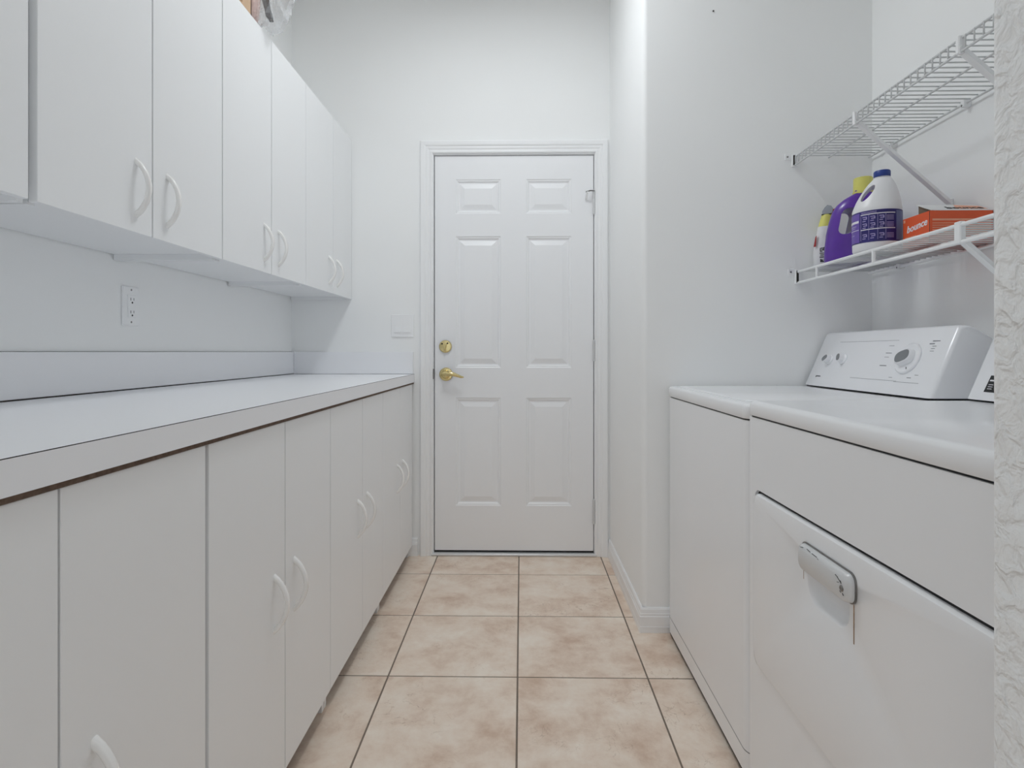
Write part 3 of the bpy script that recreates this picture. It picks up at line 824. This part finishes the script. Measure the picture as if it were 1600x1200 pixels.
bm = bmesh.new(); lathe(bm, [(0, .232), (.0215, .232), (.0222, .234), (.0222, .248), (.0205, .2505), (0, .2505)], 28, (.0135, 0))
cp = part('cap', bm, 'capblue', bj, 35)
bm = bmesh.new(); y_s = .94
shell(bm, R, -92, 92, .030, .124, 30); bm.transform(Matrix.Diagonal((1.002, .945, 1, 1)))
lbl = part('label', bm, 'labelnavy', bj, 40, label='dark blue-violet printed label')
def lab(name, items, m, th):
    bm = bmesh.new()
    for t0, t1, z0, z1 in items: shell(bm, R, t0, t1, z0, z1, max(2, int(abs(t1 - t0) / 8)), th=th)
    bm.transform(Matrix.Diagonal((1.003, .947, 1, 1)))
    part(name, bm, m, lbl, 40)
lab('label_panel', [(-88, -42, .033, .120)], 'labelviolet', .0009)
lab('label_panel', [(48, 90, .033, .120)], 'labelslate', .0009)
lab('label_stripe', [(-38, 44, .1115, .1140), (-38, 44, .0665, .0690), (-86, -44, .092, .099), (-86, -44, .070, .0715)], 'printwhite', .0013)
it = []
for r0 in (.092, .072, .040):
    for c0 in (-33, -14, 6):
        it += [(c0, c0 + 10, r0 + .012, r0 + .0145), (c0 + 2, c0 + 11, r0 + .006, r0 + .0085), (c0, c0 + 8, r0, r0 + .0022), (c0 + 9, c0 + 11, r0 + .006, r0 + .013)]
    for z in (0, .004, .008, .012): it.append((23, 40, r0 + z, r0 + z + .0014))
for z in (.105, .108): it.append((-36, 0, z + .011, z + .012))
for t in (-38, -18, 2, 20): it.append((t, t + .8, .036, .110))
it += [(-80, -52, .082, .0845), (-78, -56, .077, .079), (-80, -60, .056, .058)]
lab('label_print', it, 'labelpale', .0012)

# purple detergent jug
pj = thing('detergent_jug', 'purple plastic detergent jug with ribbed yellow cap', 'jug', (1.112, 1.905, DECK), math.atan2(-.50, .866), 'cleaning bottles on the lower shelf')
bm = bmesh.new()
def pring(z, xl, xr, b): return super_ring((xl + xr) / 2, 0, z, (xr - xl) / 2, b, .72, 36)
loft(bm, [pring(.0, -.082, .078, .040), pring(.004, -.086, .082, .045), pring(.04, -.0865, .084, .047), pring(.10, -.081, .084, .047), pring(.14, -.073, .083, .046), pring(.175, -.062, .080, .043), pring(.195, -.050, .077, .040), pring(.212, -.030, .070, .035), pring(.222, -.012, .062, .029), pring(.228, .0, .055, .026), pring(.238, .001, .054, .026)])
pb = part('body', bm, 'purple', pj)
hole = bmesh.new(); prism(hole, rrect(-.052, -.006, .092, .178, .020, 5), 'y', -.2, .2)
# slant the hole with the jug's shoulder
for v in hole.verts: v.co.x += (v.co.z - .13) * .18 - v.co.y * .30
cut(pb, [hole], 45)
bm = bmesh.new(); rings = []
for z, r in ((.226, .029), (.233, .031), (.2345, .0285)): rings.append(super_ring(.0275, 0, z, r, r))
for z, s in ((.236, 1.0), (.276, .97), (.280, .93)):
    rings.append([(.0275 + .0285 * s * (1 + (.03 if (i % 2) else 0)) * math.cos(2 * math.pi * i / 32), .0285 * s * (1 + (.03 if (i % 2) else 0)) * math.sin(2 * math.pi * i / 32), z) for i in range(32)])
loft(bm, rings); part('cap', bm, 'capyellow', pj, 30)

# spray bottle
sb = thing('spray_bottle', 'slim white spray bottle with yellow neck and red trigger', 'bottle', (1.088, 2.034, DECK), math.atan2(-.47, .88), 'cleaning bottles on the lower shelf')
bm = bmesh.new()
loft(bm, [super_ring(0, 0, z, a, b, .8, 24) for z, a, b in ((0, .034, .022), (.004, .038, .026), (.06, .038, .026), (.10, .034, .025), (.125, .028, .023), (.15, .024, .021))])
part('body', bm, 'jugwhite', sb, 50)
bm = bmesh.new(); loft(bm, [super_ring(c, 0, z, a, a * .9, 1, 20) for z, a, c in ((.149, .0235, 0), (.165, .021, .001), (.190, .0165, .004), (.193, .0155, .004))])
part('neck_wrap', bm, 'capyellow', sb, 50)
bm = bmesh.new(); prism(bm, [(-.010, .193), (.016, .193), (.022, .199), (.024, .212), (.018, .222), (.006, .226), (-.002, .218), (-.010, .205)], 'y', -.010, .010)
hdv = part('trigger_head', bm, 'greyplastic', sb)
bm = bmesh.new(); prism(bm, [(.018, .195), (.030, .198), (.034, .206), (.031, .212), (.023, .209)], 'y', -.007, .007)
part('trigger', bm, 'red', hdv)
part('band', B(-.012, .018, -.0125, .0125, .1915, .1945), 'printdark', hdv)
bm = bmesh.new(); prism(bm, [(-.037, .078), (-.030, .078), (-.027, .118), (-.031, .112)], 'y', -.0265, -.0195)
part('label_flash', bm, 'red', sb, label='red wedge printed on the bottle')
bm = bmesh.new()
def gl(x0, x1, z0, z1): box(bm, x0 - .010, x1 - .010, -.0268, -.0255, z0, z1)
gl(-.006, .008, .022, .025); gl(-.006, -.003, .022, .033); gl(.005, .008, .022, .033); gl(-.002, .0015, .024, .031)
gl(-.008, .008, .038, .041); gl(.000, .004, .045, .047); gl(-.006, .008, .0455, .048); gl(-.008, .006, .052, .0545)
gl(-.007, .001, .059, .0615); gl(-.007, -.0045, .059, .072); gl(-.004, .006, .070, .0725); gl(.004, .0065, .062, .0725); gl(.005, .010, .071, .0745); gl(-.002, .004, .064, .067)
part('vertical_print', bm, 'printdark', sb)

# orange carton of dryer sheets
cb = thing('dryer_sheet_box', 'orange carton with lifted lid on the lower wire shelf', 'box')
x0, x1, y0, y1, z0, z1 = 1.110, 1.279, 1.548, 1.657, DECK, DECK + .087
th = .0012
part('carton', (lambda bm: (box(bm, x0, x1, y0, y1, z0, z0 + th), box(bm, x0, x0 + th, y0 + .0035, y1, z0, z1), box(bm, x1 - th, x1, y0, y1, z0, z1), box(bm, x0, x1, y0, y0 + th, z0, z1), box(bm, x0, x1, y1 - th, y1, z0, z1), bm)[-1])(bmesh.new()), 'orange', cb)
part('corner_gap', B(x0 + .0002, x0 + .001, y0 + .001, y0 + .0038, z0, z1 - .002), 'printdark', cb)
# lid rising from the front edge
bm = bmesh.new(); za, zb_ = z1 + .0003, z1 + .030
prism(bm, [(y0, za), (y0 + .062, zb_), (y0 + .062, zb_ + th), (y0 - .0006, za + th)], 'x', x0 + .003, x1)
bmesh.ops.recalc_face_normals(bm, faces=bm.faces)
ld = part('lid', bm, 'cartonwhite', cb)
bm = bmesh.new(); prism(bm, [(y0 + .004, z1 - .03), (y0 + .062, z1 - .03), (y0 + .062, zb_ - .0008), (y0 + .003, za)], 'x', x0 + .012, x0 + .0132)
part('inner_flap', bm, 'cartoninside', cb, label='bare brown inner flap')
dl = Vector((0, .062, .030 - .0003)).normalized()
nl = Vector((0, -dl.z, dl.y))
def on_lid(x, s, off=.0002): return Vector((x, y0 - .0006, za + th)) + dl * s + nl * off
bm = bmesh.new()
prism(bm, [(0, 0), (.085, 0), (.085, .036), (.026, .05)], 'z', 0, .0003); bm.transform(frame_matrix(on_lid(x0 + .078, .012), (1, 0, 0), dl)); part('lid_print', bm, 'orangelight', ld)
text('lid_lettering', 'bounce', .034, 'printdark', ld, on_lid(x0 + .105, .024, .0006), (1, 0, 0), dl, .25)
rgt = Vector((0, -1, 0)); 
text('lettering', 'bounce', .0275, 'printwhite', cb, (x0 - .0004, (y0 + y1) / 2 - .002, z0 + .0555), (0, -1, .10), (0, .10, 1), .3)
bm = bmesh.new()
box(bm, x0 - .0004, x0 + .0002, y0 + .055, y0 + .100, z0 + .030, z0 + .0315); box(bm, x0 - .0004, x0 + .0002, y0 + .060, y0 + .085, z0 + .0255, z0 + .027); box(bm, x0 - .0004, x0 + .0002, y1 - .010, y1 - .003, z0 + .075, z0 + .083); box(bm, x0 - .0004, x0 + .0002, y0 + .012, y0 + .02, z0 + .02, z0 + .0215)
part('end_print', bm, 'orangelight', cb)
bm = bmesh.new()
for z, h, a in ((.060, .005, .0), (.052, .002, 0), (.046, .002, 0), (.040, .002, 0), (.034, .002, 0), (.028, .002, 0), (.022, .002, 0)):
    box(bm, x0 + .006, x1 - .006, y0 - .0004, y0 + .0002, z0 + z, z0 + z + h)
part('side_print', bm, 'orangelight', cb)

# ------------------------------------------------------------------ things on top of the wall cabinets
kb = thing('cardboard_box', 'brown cardboard box on top of the wall cabinets', 'box')
zt = UZ1 + .0005
a0, a1 = 1.35, 1.79
bm = bmesh.new()
for q in ((-1.10, -.865, a0, a1, zt, zt + .004), (-1.10, -1.096, a0, a1, zt, zt + .30), (-.869, -.865, a0, a1, zt, zt + .30), (-1.10, -.865, a0, a0 + .004, zt, zt + .30), (-1.10, -.865, a1 - .004, a1, zt, zt + .30)):
    box(bm, *q)
part('carton', bm, 'cardboard', kb)
part('flap', B(-.8648, -.8620, a0 + .01, a1 - .06, zt + .012, zt + .30), 'cardboard', kb)

bg = thing('plastic_bag', 'crumpled clear plastic bag with dark strap above the cabinets', 'bag')
def blob(c, r, seed, amp, sub=4):
    rnd = random.Random(seed); bm = bmesh.new(); bmesh.ops.create_icosphere(bm, subdivisions=sub, radius=1.0)
    ph = [(Vector((rnd.uniform(-1, 1), rnd.uniform(-1, 1), rnd.uniform(-1, 1))).normalized() * rnd.uniform(3, 11), rnd.uniform(0, 6.28)) for _ in range(16)]
    for v in bm.verts:
        d = v.co.normalized(); h = sum(abs(math.sin(f.dot(d) + p)) - .6 for f, p in ph) / 16
        v.co = Vector((c[0] + r[0] * d.x * (1 + amp * h), c[1] + r[1] * d.y * (1 + amp * h), c[2] + r[2] * d.z * (1 + amp * h)))
    return bm
fo = part('film', blob((-.846, 1.880, 2.272), (.078, .058, .155), 3, 1.1), 'film', bg)
part('bundle', blob((-.888, 1.850, 2.235), (.022, .028, .125), 5, .6, 3), 'pink', bg, 60, label='pale pink cloth inside the bag')
bm = bmesh.new(); loft(bm, [[(-.862 + dx - w, 1.87 - t, z), (-.862 + dx + w, 1.87 - t, z), (-.862 + dx + w, 1.87 + t, z), (-.862 + dx - w, 1.87 + t, z)] for z, dx, w, t in ((2.135, .026, .006, .004), (2.150, .020, .010, .006), (2.18, .012, .009, .005), (2.22, .004, .011, .006), (2.27, -.004, .013, .007), (2.36, -.01, .014, .007))])
part('strap', bm, 'charcoal', bg, 60, label='dark grey strap hanging in the bag')

# nail left in the wall
bm = bmesh.new(); disc_y(bm, .706, 2.284, [(0, YN + .004), (.0012, YN + .004), (.0012, YN - .002), (.0032, YN - .002), (.0030, YN - .003), (0, YN - .0033)], 10)
nl_ = fin('nail', bm, 'printdark'); tag(nl_, 'tiny dark nail in the white wall above the washer', 'nail')

# ------------------------------------------------------------------ ceiling lamp (out of frame, lights the room)
lp = thing('ceiling_light', 'white fluorescent ceiling fixture over the aisle', 'ceiling light')
lx, ly, lz, hx, hy = LAMP['x'], LAMP['y'], LAMP['z'], LAMP['sx'] / 2, LAMP['sy'] / 2
part('housing', B(lx - hx - .02, lx + hx + .02, ly - hy - .02, ly + hy + .02, lz + .004, ZC - .0005, bevel=.004), 'lampbody', lp)
part('diffuser', B(lx - hx, lx + hx, ly - hy, ly + hy, lz - .001, lz + .0035), 'diffuser', lp)
